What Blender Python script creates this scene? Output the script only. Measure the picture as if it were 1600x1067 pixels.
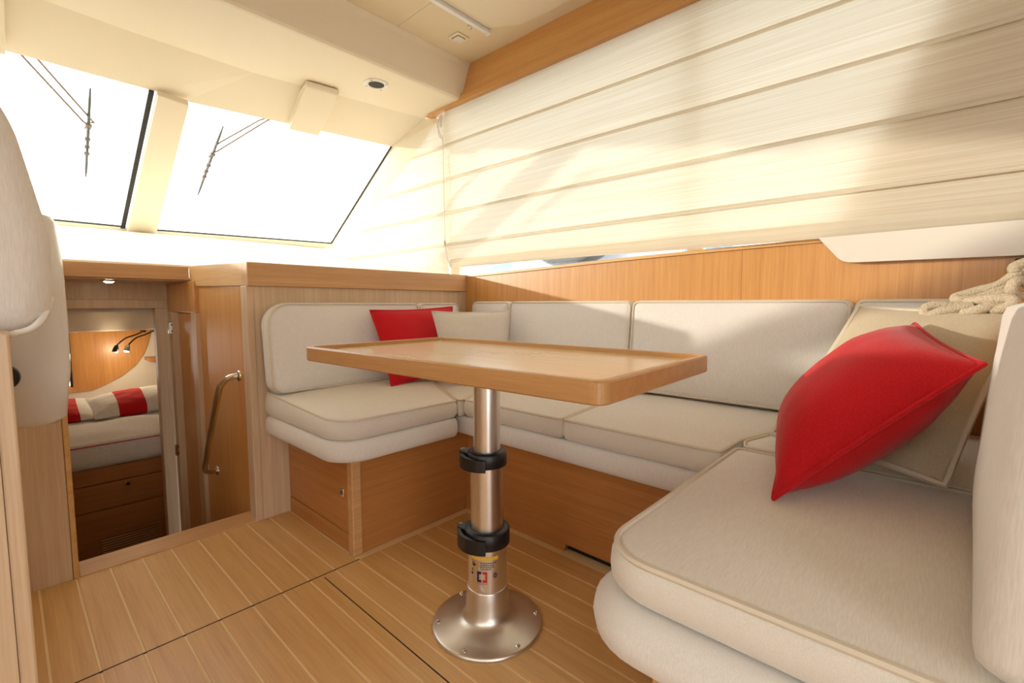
import bpy, bmesh, math, random
from mathutils import Vector, Matrix, noise
random.seed(7)
S = bpy.context.scene
for o in list(bpy.data.objects): bpy.data.objects.remove(o)
COL = S.collection
PI = math.pi

# ------------------------------------------------------------------ camera
FPX = 730.0
cam = bpy.data.cameras.new('camera'); camo = bpy.data.objects.new('camera', cam); COL.objects.link(camo)
cam.sensor_width = 36.0; cam.lens = FPX * 36.0 / 1600.0; cam.clip_start = 0.01; cam.clip_end = 500
pitch = math.atan(58 / 730.0); yaw = math.radians(47.4)
fw = Vector((math.sin(yaw) * math.cos(pitch), math.cos(yaw) * math.cos(pitch), -math.sin(pitch)))
camo.location = (0, 0, 0.84)
camo.rotation_euler = fw.to_track_quat('-Z', 'Y').to_euler()
S.camera = camo
# ------------------------------------------------------------------ world, sun, exposure
w = bpy.data.worlds.new('world'); S.world = w; w.use_nodes = True
bg = w.node_tree.nodes['Background']
bg.inputs[0].default_value = (0.97, 0.985, 1.0, 1); bg.inputs[1].default_value = 1.55
sun = bpy.data.lights.new('sun', 'SUN'); suno = bpy.data.objects.new('sun', sun); COL.objects.link(suno)
sun.energy = 1.15; sun.angle = math.radians(1.0); sun.color = (1.0, 0.93, 0.82)
SUN_AZ, SUN_EL = math.radians(-38), math.radians(9)      # azimuth from the bow, towards port negative
sd = Vector((math.sin(SUN_AZ) * math.cos(SUN_EL), math.cos(SUN_AZ) * math.cos(SUN_EL), math.sin(SUN_EL)))
suno.location = sd * 20; suno.rotation_euler = (-sd).to_track_quat('-Z', 'Y').to_euler()
S.view_settings.view_transform = 'Standard'; S.view_settings.look = 'None'
S.view_settings.gamma = 1.0; S.view_settings.use_curve_mapping = False
S.view_settings.exposure = 1.35

# ------------------------------------------------------------------ materials
def srgb(r, g, b):
    f = lambda c: (c / 255) / 12.92 if c / 255 <= 0.04045 else ((c / 255 + 0.055) / 1.055) ** 2.4
    return (f(r), f(g), f(b), 1)
def newmat(name):
    m = bpy.data.materials.new(name); m.use_nodes = True
    nt = m.node_tree; return m, nt, nt.nodes['Principled BSDF']
def mapping(nt, scale, coord='Object'):
    tc = nt.nodes.new('ShaderNodeTexCoord'); mp = nt.nodes.new('ShaderNodeMapping')
    nt.links.new(tc.outputs[coord], mp.inputs[0]); mp.inputs['Scale'].default_value = scale
    return mp
def noise_tex(nt, mp, scale, detail=4, rough=0.6):
    n = nt.nodes.new('ShaderNodeTexNoise'); nt.links.new(mp.outputs[0], n.inputs['Vector'])
    n.inputs['Scale'].default_value = scale; n.inputs['Detail'].default_value = detail; n.inputs['Roughness'].default_value = rough
    return n
def ramp(nt, fac, c0, c1, p0=0.3, p1=0.7):
    r = nt.nodes.new('ShaderNodeValToRGB'); nt.links.new(fac, r.inputs[0])
    r.color_ramp.elements[0].color = c0; r.color_ramp.elements[1].color = c1
    r.color_ramp.elements[0].position = p0; r.color_ramp.elements[1].position = p1
    return r
def bump(nt, h, b, strength=0.2, dist=0.001):
    n = nt.nodes.new('ShaderNodeBump'); nt.links.new(h, n.inputs['Height'])
    n.inputs['Strength'].default_value = strength; n.inputs['Distance'].default_value = dist
    nt.links.new(n.outputs[0], b.inputs['Normal'])
def wood(name, ca, cb, axis='z', rough=0.35, freq=1.0, coat=0.15):
    m, nt, b = newmat(name)
    st = {'x': (1.2, 45, 45), 'y': (45, 1.2, 45), 'z': (45, 45, 1.2)}[axis]
    st = tuple(v * freq for v in st)
    mp = mapping(nt, st); n1 = noise_tex(nt, mp, 1.0, 5, 0.65)
    mp2 = mapping(nt, tuple(v * 4 for v in st)); n2 = noise_tex(nt, mp2, 1.6, 3, 0.6)
    mx = nt.nodes.new('ShaderNodeMath'); mx.operation = 'MULTIPLY_ADD'
    nt.links.new(n2.outputs[0], mx.inputs[0]); mx.inputs[1].default_value = 0.4
    ml = nt.nodes.new('ShaderNodeMath'); ml.operation = 'MULTIPLY'; nt.links.new(n1.outputs[0], ml.inputs[0]); ml.inputs[1].default_value = 0.6
    nt.links.new(ml.outputs[0], mx.inputs[2])
    r = ramp(nt, mx.outputs[0], ca, cb, 0.34, 0.66)
    nt.links.new(r.outputs[0], b.inputs['Base Color'])
    b.inputs['Roughness'].default_value = rough; b.inputs['Coat Weight'].default_value = coat; b.inputs['Coat Roughness'].default_value = 0.25
    bump(nt, mx.outputs[0], b, 0.03, 0.0003)
    return m
def plain(name, col, rough=0.5, metal=0.0, spec=0.5, bumpscale=0, bs=0.1):
    m, nt, b = newmat(name)
    mp = mapping(nt, (1, 1, 1)); n = noise_tex(nt, mp, 6 if not bumpscale else bumpscale, 3)
    d = tuple(c * 0.96 for c in col[:3]) + (1,)
    r = ramp(nt, n.outputs[0], d, col); nt.links.new(r.outputs[0], b.inputs['Base Color'])
    b.inputs['Roughness'].default_value = rough; b.inputs['Metallic'].default_value = metal; b.inputs['Specular IOR Level'].default_value = spec
    if bumpscale: bump(nt, n.outputs[0], b, bs, 0.001)
    return m
def fabric(name, ca, cb, stretch=(60, 60, 700), rough=0.85, sheen=0.3, bstr=0.25):
    m, nt, b = newmat(name)
    mp = mapping(nt, stretch); n = noise_tex(nt, mp, 1.0, 3, 0.6)
    mp2 = mapping(nt, (900, 900, 900)); n2 = noise_tex(nt, mp2, 1.0, 2, 0.5)
    r = ramp(nt, n.outputs[0], ca, cb, 0.3, 0.7); nt.links.new(r.outputs[0], b.inputs['Base Color'])
    b.inputs['Roughness'].default_value = rough; b.inputs['Sheen Weight'].default_value = sheen
    b.inputs['Specular IOR Level'].default_value = 0.25
    ad = nt.nodes.new('ShaderNodeMath'); nt.links.new(n.outputs[0], ad.inputs[0]); nt.links.new(n2.outputs[0], ad.inputs[1])
    bump(nt, ad.outputs[0], b, bstr, 0.0006)
    return m
M = {}
M['floor'] = wood('floor oak', srgb(202, 150, 88), srgb(224, 178, 114), 'y', 0.38, 0.8, 0.25)
M['inlay'] = plain('pale inlay', srgb(240, 206, 152), 0.5)
M['veneer'] = wood('pale pink veneer', srgb(199, 166, 130), srgb(221, 194, 160), 'z', 0.4)
M['golden'] = wood('golden veneer', srgb(195, 134, 68), srgb(219, 162, 94), 'z', 0.36)
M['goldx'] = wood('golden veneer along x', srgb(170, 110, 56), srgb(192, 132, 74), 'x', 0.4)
M['goldy'] = wood('golden veneer along y', srgb(195, 136, 72), srgb(217, 162, 94), 'y', 0.36)
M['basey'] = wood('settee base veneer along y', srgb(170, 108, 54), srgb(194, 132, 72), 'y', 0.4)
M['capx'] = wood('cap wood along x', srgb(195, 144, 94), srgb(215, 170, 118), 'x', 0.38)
M['capy'] = wood('cap wood along y', srgb(205, 154, 94), srgb(227, 184, 118), 'y', 0.38)
M['tabletop'] = wood('table veneer', srgb(229, 198, 148), srgb(239, 214, 166), 'y', 0.2, 0.7, 0.9)
M['rimy'] = wood('table rim along y', srgb(181, 130, 78), srgb(199, 150, 96), 'y', 0.3)
M['rimx'] = wood('table rim along x', srgb(197, 136, 84), srgb(215, 158, 104), 'x', 0.3)
M['cream'] = plain('cream vinyl', srgb(240, 226, 200), 0.55, bumpscale=500, bs=0.05)
M['offwhite'] = plain('off white vinyl', srgb(236, 228, 214), 0.5, bumpscale=500, bs=0.05)
M['ceil'] = plain('warm headliner', srgb(232, 214, 182), 0.6, bumpscale=400, bs=0.05)
M['dash'] = plain('cream dash', srgb(244, 234, 212), 0.55, bumpscale=400, bs=0.05)
M['seat'] = fabric('ivory upholstery', srgb(226, 218, 208), srgb(238, 233, 226), (600, 600, 40))
M['seattop'] = fabric('ivory upholstery lengthwise', srgb(224, 214, 200), srgb(236, 229, 217), (40, 600, 600))
M['pipe'] = plain('beige piping', srgb(226, 213, 192), 0.8)
M['red'] = fabric('red cotton', srgb(188, 8, 22), srgb(212, 20, 32), (300, 300, 300), 0.8, 0.15, 0.15)
M['linen'] = fabric('beige linen', srgb(192, 174, 146), srgb(212, 196, 168), (400, 400, 400), 0.9, 0.2, 0.3)
M['linenl'] = fabric('pale grey linen', srgb(208, 198, 184), srgb(226, 218, 206), (400, 400, 400), 0.9, 0.2, 0.3)
M['sheet'] = fabric('white bedding', srgb(232, 226, 218), srgb(244, 240, 234), (80, 80, 80), 0.9, 0.2, 0.1)
M['rope'] = None
M['chrome'] = plain('polished steel', srgb(214, 208, 200), 0.12, 1.0)
M['alu'] = plain('satin aluminium', srgb(232, 228, 224), 0.3, 1.0)
M['aludark'] = plain('cast aluminium base', srgb(226, 220, 210), 0.38, 1.0)
M['black'] = plain('black plastic', srgb(22, 22, 24), 0.4)
M['gasket'] = plain('dark rubber gasket', srgb(40, 36, 32), 0.6)
M['white'] = plain('white gelcoat', srgb(240, 238, 236), 0.18)
M['plastic'] = plain('white plastic', srgb(238, 232, 222), 0.35)
M['dark'] = plain('dark gap', srgb(20, 14, 10), 0.8)
M['navy'] = plain('navy print', srgb(26, 26, 78), 0.5)
M['redprint'] = plain('red print', srgb(196, 34, 38), 0.5)
M['yellow'] = plain('yellow print', srgb(228, 186, 70), 0.5)
M['greyprint'] = plain('grey print', srgb(96, 88, 84), 0.6)
M['silverdot'] = plain('silver sticker', srgb(190, 190, 196), 0.4)
M['grille'] = plain('dark speaker cloth', srgb(48, 44, 38), 0.7)
M['tan'] = plain('wiper brown', srgb(120, 96, 72), 0.5)
M['water'] = plain('pale harbour water', srgb(150, 170, 186), 0.15)
M['hull'] = plain('white neighbour hull', srgb(236, 240, 246), 0.3)
M['blue'] = plain('pale blue fittings', srgb(120, 150, 196), 0.5)
M['fenderg'] = plain('dark grey fender face', srgb(66, 70, 76), 0.5)
def mk_rope():
    m, nt, b = newmat('braided cotton rope')
    mp = mapping(nt, (1, 1, 1)); wv = nt.nodes.new('ShaderNodeTexVoronoi'); nt.links.new(mp.outputs[0], wv.inputs['Vector']); wv.inputs['Scale'].default_value = 330
    r = ramp(nt, wv.outputs['Distance'], srgb(216, 200, 174), srgb(186, 166, 138), 0.15, 0.8)
    nt.links.new(r.outputs[0], b.inputs['Base Color']); b.inputs['Roughness'].default_value = 0.9
    iv = nt.nodes.new('ShaderNodeMath'); iv.operation = 'SUBTRACT'; iv.inputs[0].default_value = 1; nt.links.new(wv.outputs['Distance'], iv.inputs[1])
    bump(nt, iv.outputs[0], b, 0.7, 0.002); return m
M['rope'] = mk_rope()
def mk_shade():
    m, nt, b = newmat('translucent roman shade linen')
    mp = mapping(nt, (30, 1.6, 260)); n = noise_tex(nt, mp, 1.0, 4, 0.65)
    r = ramp(nt, n.outputs[0], srgb(226, 212, 186), srgb(244, 236, 218), 0.3, 0.7)
    out = nt.nodes['Material Output']
    df = nt.nodes.new('ShaderNodeBsdfDiffuse'); tr = nt.nodes.new('ShaderNodeBsdfTranslucent'); mx = nt.nodes.new('ShaderNodeMixShader')
    nt.links.new(r.outputs[0], df.inputs[0]); nt.links.new(r.outputs[0], tr.inputs[0])
    mx.inputs[0].default_value = 0.32
    nt.links.new(df.outputs[0], mx.inputs[1]); nt.links.new(tr.outputs[0], mx.inputs[2]); nt.links.new(mx.outputs[0], out.inputs[0])
    bn = nt.nodes.new('ShaderNodeBump'); bn.inputs['Strength'].default_value = 0.25; bn.inputs['Distance'].default_value = 0.001
    nt.links.new(n.outputs[0], bn.inputs['Height']); nt.links.new(bn.outputs[0], df.inputs['Normal'])
    return m
M['shade'] = mk_shade()
def mk_glass():
    m, nt, b = newmat('clear pane')
    out = nt.nodes['Material Output']
    t = nt.nodes.new('ShaderNodeBsdfTransparent'); g = nt.nodes.new('ShaderNodeBsdfGlossy'); g.inputs['Roughness'].default_value = 0.02
    mx = nt.nodes.new('ShaderNodeMixShader'); mx.inputs[0].default_value = 0.04
    t.inputs[0].default_value = (0.97, 0.98, 0.97, 1)
    nt.links.new(t.outputs[0], mx.inputs[1]); nt.links.new(g.outputs[0], mx.inputs[2]); nt.links.new(mx.outputs[0], out.inputs[0])
    return m
M['glass'] = mk_glass()
def emit(name, col, s):
    m, nt, b = newmat(name); b.inputs['Emission Color'].default_value = col; b.inputs['Emission Strength'].default_value = s; b.inputs['Base Color'].default_value = col
    return m
M['lamp'] = emit('warm lamp glow', (1, 0.86, 0.62, 1), 30)

# ------------------------------------------------------------------ helpers (meshes are made in world coordinates)
def mesh_obj(name, bm, mat, parent=None, smooth=False, base=None):
    me = bpy.data.meshes.new(name)
    bmesh.ops.recalc_face_normals(bm, faces=bm.faces)
    bm.to_mesh(me); bm.free()
    for mm in (mat if isinstance(mat, (list, tuple)) else [mat]): me.materials.append(M[mm] if isinstance(mm, str) else mm)
    if smooth:
        for p in me.polygons: p.use_smooth = True
        me.set_sharp_from_angle(angle=math.radians(55))
    o = bpy.data.objects.new(name, me); COL.objects.link(o)
    if parent is not None:
        o.parent = parent
        wl = Vector((0, 0, 0)); q = parent
        while q is not None: wl += q.location; q = q.parent
        me.transform(Matrix.Translation(-wl))
    elif base is not None:
        me.transform(Matrix.Translation(-Vector(base))); o.location = base
    return o
def thing(name, label, cat, loc=(0, 0, 0), group=None):
    o = bpy.data.objects.new(name, None); COL.objects.link(o); o.location = loc; o.empty_display_size = 0.05
    return tag(o, label, cat, group)
def tag(o, label=None, cat=None, group=None, kind=None):
    if label: o['label'] = label
    if cat: o['category'] = cat
    if group: o['group'] = group
    if kind: o['kind'] = kind
    return o
def struct(name, bm, mat, label=None, cat=None, smooth=False):
    o = mesh_obj(name, bm, mat, None, smooth); o['kind'] = 'structure'
    if label: o['label'] = label; o['category'] = cat or name.split('_')[0]
    return o
def box(bm, x0, x1, y0, y1, z0, z1, bev=0.0, seg=2):
    r = bmesh.ops.create_cube(bm, size=1.0)
    vs = r['verts']
    for v in vs:
        v.co = Vector(((x0 + x1) / 2 + v.co.x * (x1 - x0), (y0 + y1) / 2 + v.co.y * (y1 - y0), (z0 + z1) / 2 + v.co.z * (z1 - z0)))
    if bev > 0:
        es = list({e for v in vs for e in v.link_edges})
        bmesh.ops.bevel(bm, geom=es, offset=bev, segments=seg, affect='EDGES', profile=0.5)
    return bm
def BX(*a, **k): return box(bmesh.new(), *a, **k)
def prism(pts, vec, bm=None, bev=0.0):
    bm = bm or bmesh.new(); vec = Vector(vec)
    a = [bm.verts.new(Vector(p)) for p in pts]; b = [bm.verts.new(Vector(p) + vec) for p in pts]
    n = len(pts); f = [bm.faces.new(a), bm.faces.new(list(reversed(b)))]
    for i in range(n): f.append(bm.faces.new((a[i], b[i], b[(i + 1) % n], a[(i + 1) % n])))
    if bev > 0:
        es = list({e for v in a + b for e in v.link_edges}); bmesh.ops.bevel(bm, geom=es, offset=bev, segments=2, affect='EDGES', profile=0.5)
    return bm
def tube(path, r, bm=None, seg=8, closed=False, radii=None, caps=True):
    bm = bm or bmesh.new(); path = [Vector(p) for p in path]; n = len(path); rings = []
    prev = None
    for i, p in enumerate(path):
        if closed: t = path[(i + 1) % n] - path[i - 1]
        else: t = path[min(i + 1, n - 1)] - path[max(i - 1, 0)]
        t.normalize()
        if prev is None:
            u = t.orthogonal().normalized()
        else:
            u = prev - t * prev.dot(t)
            u = u.normalized() if u.length > 1e-6 else t.orthogonal().normalized()
        prev = u; v = t.cross(u); rr = radii[i] if radii else r
        rings.append([bm.verts.new(p + (u * math.cos(2 * PI * k / seg) + v * math.sin(2 * PI * k / seg)) * rr) for k in range(seg)])
    for i in range(n if closed else n - 1):
        A, B = rings[i], rings[(i + 1) % n]
        off = 0
        if closed and i == n - 1:
            off = min(range(seg), key=lambda s: sum((A[k].co - B[(k + s) % seg].co).length for k in range(seg)))
        for k in range(seg): bm.faces.new((A[k], A[(k + 1) % seg], B[(k + 1 + off) % seg], B[(k + off) % seg]))
    if not closed and caps:
        bm.faces.new(rings[0]); bm.faces.new(rings[-1])
    return bm
def catmull(pts, n=8, closed=False):
    pts = [Vector(p) for p in pts]; out = []; N = len(pts)
    for i in range(N if closed else N - 1):
        g = lambda j: pts[j % N] if closed else pts[max(0, min(N - 1, j))]
        p0, p1, p2, p3 = g(i - 1), g(i), g(i + 1), g(i + 2)
        for k in range(n):
            t = k / n
            out.append(0.5 * ((2 * p1) + (p2 - p0) * t + (2 * p0 - 5 * p1 + 4 * p2 - p3) * t * t + (3 * p1 - p0 - 3 * p2 + p3) * t ** 3))
    if not closed: out.append(pts[-1])
    return out
def lathe(prof, c, axis='z', seg=48, bm=None):
    bm = bm or bmesh.new(); rings = []
    for r, h in prof:
        ring = []
        for k in range(seg):
            a = 2 * PI * k / seg
            d = {'z': (r * math.cos(a), r * math.sin(a), h), 'x': (h, r * math.cos(a), r * math.sin(a)), 'y': (r * math.cos(a), h, r * math.sin(a))}[axis]
            ring.append(bm.verts.new(Vector(c) + Vector(d)))
        rings.append(ring)
    for A, B in zip(rings, rings[1:]):
        for k in range(seg): bm.faces.new((A[k], A[(k + 1) % seg], B[(k + 1) % seg], B[k]))
    bm.faces.new(rings[0]); bm.faces.new(rings[-1])
    return bm
def round_poly(pts, radii, seg=8, sub=0.05):
    """2D polygon with rounded corners, sides subdivided"""
    n = len(pts); out = []
    pts = [Vector(p) for p in pts]
    for i in range(n):
        p, a, b = pts[i], pts[i - 1], pts[(i + 1) % n]
        r = radii[i] if isinstance(radii, (list, tuple)) else radii
        da, db = (a - p).normalized(), (b - p).normalized()
        ang = da.angle(db); t = min(r / math.tan(ang / 2), (a - p).length * 0.48, (b - p).length * 0.48); rr = t * math.tan(ang / 2)
        c = p + (da + db).normalized() * (rr / math.sin(ang / 2))
        s = p + da * t; e = p + db * t
        v0 = s - c; v1 = e - c; th = v0.angle(v1) if v0.length > 1e-9 else 0
        sg = 1 if v0.x * v1.y - v0.y * v1.x > 0 else -1
        for k in range(seg + 1):
            q = sg * th * k / seg
            out.append(c + Vector((v0.x * math.cos(q) - v0.y * math.sin(q), v0.x * math.sin(q) + v0.y * math.cos(q))))
    res = []
    for i, p in enumerate(out):
        q = out[(i + 1) % len(out)]; L = (q - p).length; k = max(1, int(L / sub))
        for j in range(k): res.append(p + (q - p) * j / k)
    return res
def offset_poly(pts, d):
    n = len(pts); out = []
    area = sum(pts[i].x * pts[(i + 1) % n].y - pts[(i + 1) % n].x * pts[i].y for i in range(n)); sg = 1 if area > 0 else -1
    for i in range(n):
        t = (pts[(i + 1) % n] - pts[i - 1])
        t = t.normalized() if t.length > 1e-9 else Vector((1, 0))
        out.append(pts[i] + Vector((-t.y, t.x)) * (sg * d))
    return out
def cushion(name, pts, radii, t0, t1, edge, crown, mat, frame=None, parent=None, base=None, piping=True, bulge=0.006, tilt=None, piper=0.0042, wob=0.003):
    """upholstered cushion: outline in a local plane, thickness t0..t1 along its normal. tilt(u,v) adds height to the top face."""
    radii = [max(r_, edge * 1.25) for r_ in radii]; P = round_poly(pts, radii); F = frame or Matrix.Identity(4); tilt = tilt or (lambda u, v: 0.0)
    cen = sum(P, Vector((0, 0))) / len(P)
    x0_, x1_ = min(p.x for p in P), max(p.x for p in P); y0_, y1_ = min(p.y for p in P), max(p.y for p in P)
    def dome(q): return (1 - abs((2 * q.x - x0_ - x1_) / (x1_ - x0_)) ** 3) * (1 - abs((2 * q.y - y0_ - y1_) / (y1_ - y0_)) ** 3)
    bm = bmesh.new(); rings = []
    def ring(Q, h, k): rings.append([bm.verts.new(F @ Vector((q.x, q.y, h + k * tilt(q.x, q.y)))) for q in Q])
    ring([cen + (q - cen) * 0.5 for q in P], t0, 0)
    ring(offset_poly(P, edge * 0.7), t0, 0)
    ring(offset_poly(P, 0.25 * edge), t0 + edge * 0.4, 0.02)
    for f in (0.25, 0.5, 0.75):
        ring(offset_poly(P, -bulge * math.sin(PI * f)), t0 + (t1 - t0) * f, f)
    ring(offset_poly(P, 0.05 * edge), t1 - edge * 0.6, 1)
    ring(offset_poly(P, 0.3 * edge), t1 - edge * 0.2, 1)
    inner = offset_poly(P, edge)
    ring(inner, t1, 1)
    for s in (0.96, 0.9, 0.82, 0.72, 0.6, 0.48, 0.36, 0.24, 0.12, 0.04):
        Q = [cen + (q - cen) * s for q in inner]
        rings.append([bm.verts.new(F @ Vector((q.x, q.y, t1 + tilt(q.x, q.y) + (crown * dome(q) + wob * noise.noise(Vector((q.x * 7, q.y * 7, t1 * 9)))) * (1 - s ** 8)))) for q in Q])
    for A, B in zip(rings, rings[1:]):
        n = len(A)
        for k in range(n): bm.faces.new((A[k], A[(k + 1) % n], B[(k + 1) % n], B[k]))
    bm.faces.new(rings[0]); bm.faces.new(rings[-1])
    o = mesh_obj(name, bm, mat, parent, True, base)
    if piping:
        pp = offset_poly(P, 0.22 * edge)
        path = [F @ Vector((q.x, q.y, t1 - edge * 0.12 + tilt(q.x, q.y))) for q in pp]
        mesh_obj('piping', tube(path, piper, seg=6, closed=True), 'pipe', o, True)
    return o
def pillow(name, A, B, C, D, thick, mat, base=None, trim=None, bow=0.05, seed=0, n=22, wr=0.012, nsign=1, stripe=None, trimname='seam_flange', trimr=0.006):
    """corners in order round the pillow; soft body puffed along the normal"""
    A, B, C, D = map(Vector, (A, B, C, D)); nrm = (B - A).cross(D - A).normalized() * nsign
    cen = (A + B + C + D) / 4
    def pos(u, v):
        cu, cv = 2 * u - 1, 2 * v - 1
        su = 1 - bow * (1 - cv * cv); sv = 1 - bow * (1 - cu * cu)
        # sides drawn in between the corners
        uu = 0.5 + cu * (1 - bow * (1 - cv ** 2)) / 2; vv = 0.5 + cv * (1 - bow * (1 - cu ** 2)) / 2
        return A * (1 - uu) * (1 - vv) + B * uu * (1 - vv) + C * uu * vv + D * (1 - uu) * vv
    bm = bmesh.new(); top = {}; bot = {}
    for i in range(n + 1):
        for j in range(n + 1):
            u, v = i / n, j / n; cu, cv = abs(2 * u - 1), abs(2 * v - 1)
            h = (max(0, 1 - cu ** 2.4) ** 0.62) * (max(0, 1 - cv ** 2.4) ** 0.62)
            p = pos(u, v)
            q = Vector((u * 3.2 + seed, v * 3.2, seed * 1.7)); wv = noise.noise(q) * 0.6 + noise.noise(q * 2.7) * 0.4
            edgew = (cu ** 3 + cv ** 3) * 0.5
            hh = thick / 2 * h + wr * wv * (h ** 0.5) * (0.5 + edgew)
            if i in (0, n) or j in (0, n):
                top[i, j] = bot[i, j] = bm.verts.new(p)
            else:
                top[i, j] = bm.verts.new(p + nrm * max(hh, 0.001)); bot[i, j] = bm.verts.new(p - nrm * max(thick / 2 * h - wr * wv * 0.5 * h, 0.001))
    for i in range(n):
        for j in range(n):
            mi = 1 if stripe and stripe(( i + .5) / n, (j + .5) / n) else 0
            f = bm.faces.new((top[i, j], top[i + 1, j], top[i + 1, j + 1], top[i, j + 1])); f.material_index = mi
            f = bm.faces.new((bot[i, j], bot[i, j + 1], bot[i + 1, j + 1], bot[i + 1, j])); f.material_index = mi
    o = mesh_obj(name, bm, mat, None, True, base)
    if trim:
        m = 2 * n; path = [pos(k / n, 0) for k in range(n)] + [pos(1, k / n) for k in range(n)] + [pos(1 - k / n, 1) for k in range(n)] + [pos(0, 1 - k / n) for k in range(n)]
        mesh_obj(trimname, tube(path, trimr, seg=6, closed=True), trim, o, True)
    return o

# ================================================================== STRUCTURE
YF = 1.918            # forward bulkhead of the saloon
XS = 1.71             # starboard side
# ---- floor: pale inlay bed with every plank a piece of its own
fl = struct('floor', BX(-1.9, 1.75, -1.6, 1.99, -0.06, -0.0015), 'inlay')
def plank(x0, x1, y0, y1): mesh_obj('plank', BX(x0, x1, y0, y1, -0.012, 0.0, bev=0.0006, seg=1), 'floor', fl)
gap = 0.0028
xs = [0.024 + 0.0802 * k for k in range(-24, 22)]
for a, b in zip(xs, xs[1:]):
    if b > 1.30: break
    plank(a + gap, b - gap, 1.378, YF - 0.002) if b < 0.76 else None
    plank(a + gap, b - gap, -1.6, 1.3745)
# dark joints of the lifting floor hatch
mesh_obj('hatch_joint', BX(0.6225, 0.6255, -1.6, 1.36, -0.004, 0.0004), 'dark', fl)
mesh_obj('hatch_joint', BX(-0.06, 0.75, 1.3745, 1.378, -0.004, 0.0003), 'dark', fl)
# threshold board at the companionway
tr = struct('trim_1', BX(0.113, 0.632, YF, 2.03, -0.03, 0.004, bev=0.003), 'capx')
# ---- forward bulkhead: panel behind the settee and panel by the helm
bm = BX(0.632, XS + 0.04, YF, YF + 0.03, -0.7, 0.915)
wf = struct('wall_front', bm, 'veneer')
mesh_obj('corner_post', BX(0.618, 0.645, YF - 0.004, YF + 0.06, -0.03, 0.91, bev=0.003), 'veneer', wf)
mesh_obj('cap_board', BX(0.62, XS + 0.012, YF - 0.014, YF + 0.05, 0.909, 0.998, bev=0.003), 'capx', wf)
wf2 = struct('wall_helm', BX(-1.9, 0.098, YF, YF + 0.03, -0.7, 1.0), 'veneer')
mesh_obj('edge_strip', BX(0.1, 0.113, YF - 0.003, YF + 0.05, -0.03, 1.0, bev=0.002), 'capy', wf2)
# ---- companionway: side wall to starboard, header board, soffit
sw = struct('wall_companionway', BX(0.632, 0.66, YF + 0.03, 2.60, -0.72, 0.94), 'golden')
mesh_obj('cap_board', prism([(0.622, YF + 0.05, 0.912), (0.622, 2.58, 0.925), (0.622, 2.70, 0.962), (0.622, 2.70, 1.023), (0.622, YF + 0.05, 0.998)], (0.05, 0, 0)), 'capy', sw)
mesh_obj('door_casing', BX(0.614, 0.66, 2.60, 2.68, -0.72, 0.801, bev=0.004), 'veneer', sw)
mesh_obj('door_casing', BX(0.60, 0.66, 2.99, 3.05, -0.72, 0.801, bev=0.004), 'veneer', sw)
mesh_obj('door_casing', BX(0.612, 0.66, 2.60, 3.13, 0.80, 0.95, bev=0.004), 'golden', sw)
hd = struct('trim_2', BX(0.0, 0.622, 2.70, 2.73, 0.957, 1.022, bev=0.003), 'capx')
so = struct('ceiling_companionway', BX(0.0, 0.66, 2.73, 3.2, 0.952, 0.97), 'veneer')
sp = struct('wall_companionway_port', BX(0.06, 0.09, YF + 0.05, 3.2, -0.72, 1.0), 'veneer')
st = struct('floor_companionway', BX(0.05, 0.9, YF + 0.02, 3.62, -0.74, -0.70), 'floor')
mesh_obj('riser', BX(0.113, 0.632, 2.01, 2.03, -0.70, -0.03), 'golden', st)
# side door (door leaf in its frame, hinges)
d1 = struct('door_1', BX(0.63, 0.655, 2.685, 2.985, -0.69, 0.795, bev=0.002), 'golden')
for z in (0.715, 0.057, -0.5):
    h = mesh_obj('hinge', BX(0.585, 0.615, 2.995, 3.015, z - 0.03, z + 0.03, bev=0.002), 'chrome', d1)
    for dz in (-0.017, 0.017):
        mesh_obj('screw', lathe([(0.001, -0.003), (0.004, -0.002), (0.004, 0.0)], (0.6, 2.9945, z + dz), 'y', 10), 'dark', h)
# cabin bulkhead with framed opening
bm = bmesh.new()
box(bm, -0.62, 0.16, 3.16, 3.19, -0.72, 0.955); box(bm, 0.60, 1.52, 3.16, 3.19, -0.72, 0.955); box(bm, 0.16, 0.60, 3.16, 3.19, 0.86, 0.955)
wc = struct('wall_cabin', bm, 'veneer')
mesh_obj('door_frame_jamb', BX(0.557, 0.615, 3.137, 3.20, -0.72, 0.819, bev=0.004), 'veneer', wc)
mesh_obj('door_frame_jamb', BX(0.13, 0.175, 3.137, 3.20, -0.72, 0.819, bev=0.004), 'veneer', wc)
mesh_obj('door_frame_head', BX(0.13, 0.615, 3.135, 3.20, 0.818, 0.866, bev=0.004), 'veneer', wc)
# ---- forward cabin shell
struct('floor_cabin', BX(-0.6, 1.5, 3.2, 5.0, -0.74, -0.70), 'floor')
cb = struct('wall_cabin_forward', BX(-0.6, 1.5, 4.66, 4.70, -0.7, 1.0), 'offwhite')
mesh_obj('wood_panel', prism([(-0.5, 4.66, 0.655), (0.79, 4.66, 0.655), (0.785, 4.66, 0.60), (0.765, 4.66, 0.52), (0.735, 4.66, 0.44), (0.68, 4.66, 0.36), (0.6, 4.66, 0.29), (0.5, 4.66, 0.235), (0.42, 4.66, 0.20), (-0.5, 4.66, 0.18)], (0, -0.012, 0)), 'golden', cb)
mesh_obj('deck_beam', BX(-0.6, 1.5, 4.45, 4.66, 0.645, 0.80, bev=0.01), 'offwhite', cb)
mesh_obj('shelf', BX(0.74, 1.0, 4.50, 4.66, 0.40, 0.425, bev=0.004), 'goldx', cb)
struct('wall_cabin_port', BX(-0.62, -0.6, 3.2, 4.7, -0.7, 1.0), 'offwhite')
struct('wall_cabin_starboard', BX(1.5, 1.52, 3.2, 4.7, -0.7, 1.0), 'offwhite')
struct('ceiling_cabin', BX(-0.62, 1.52, 3.19, 4.7, 0.80, 0.83), 'offwhite')
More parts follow.
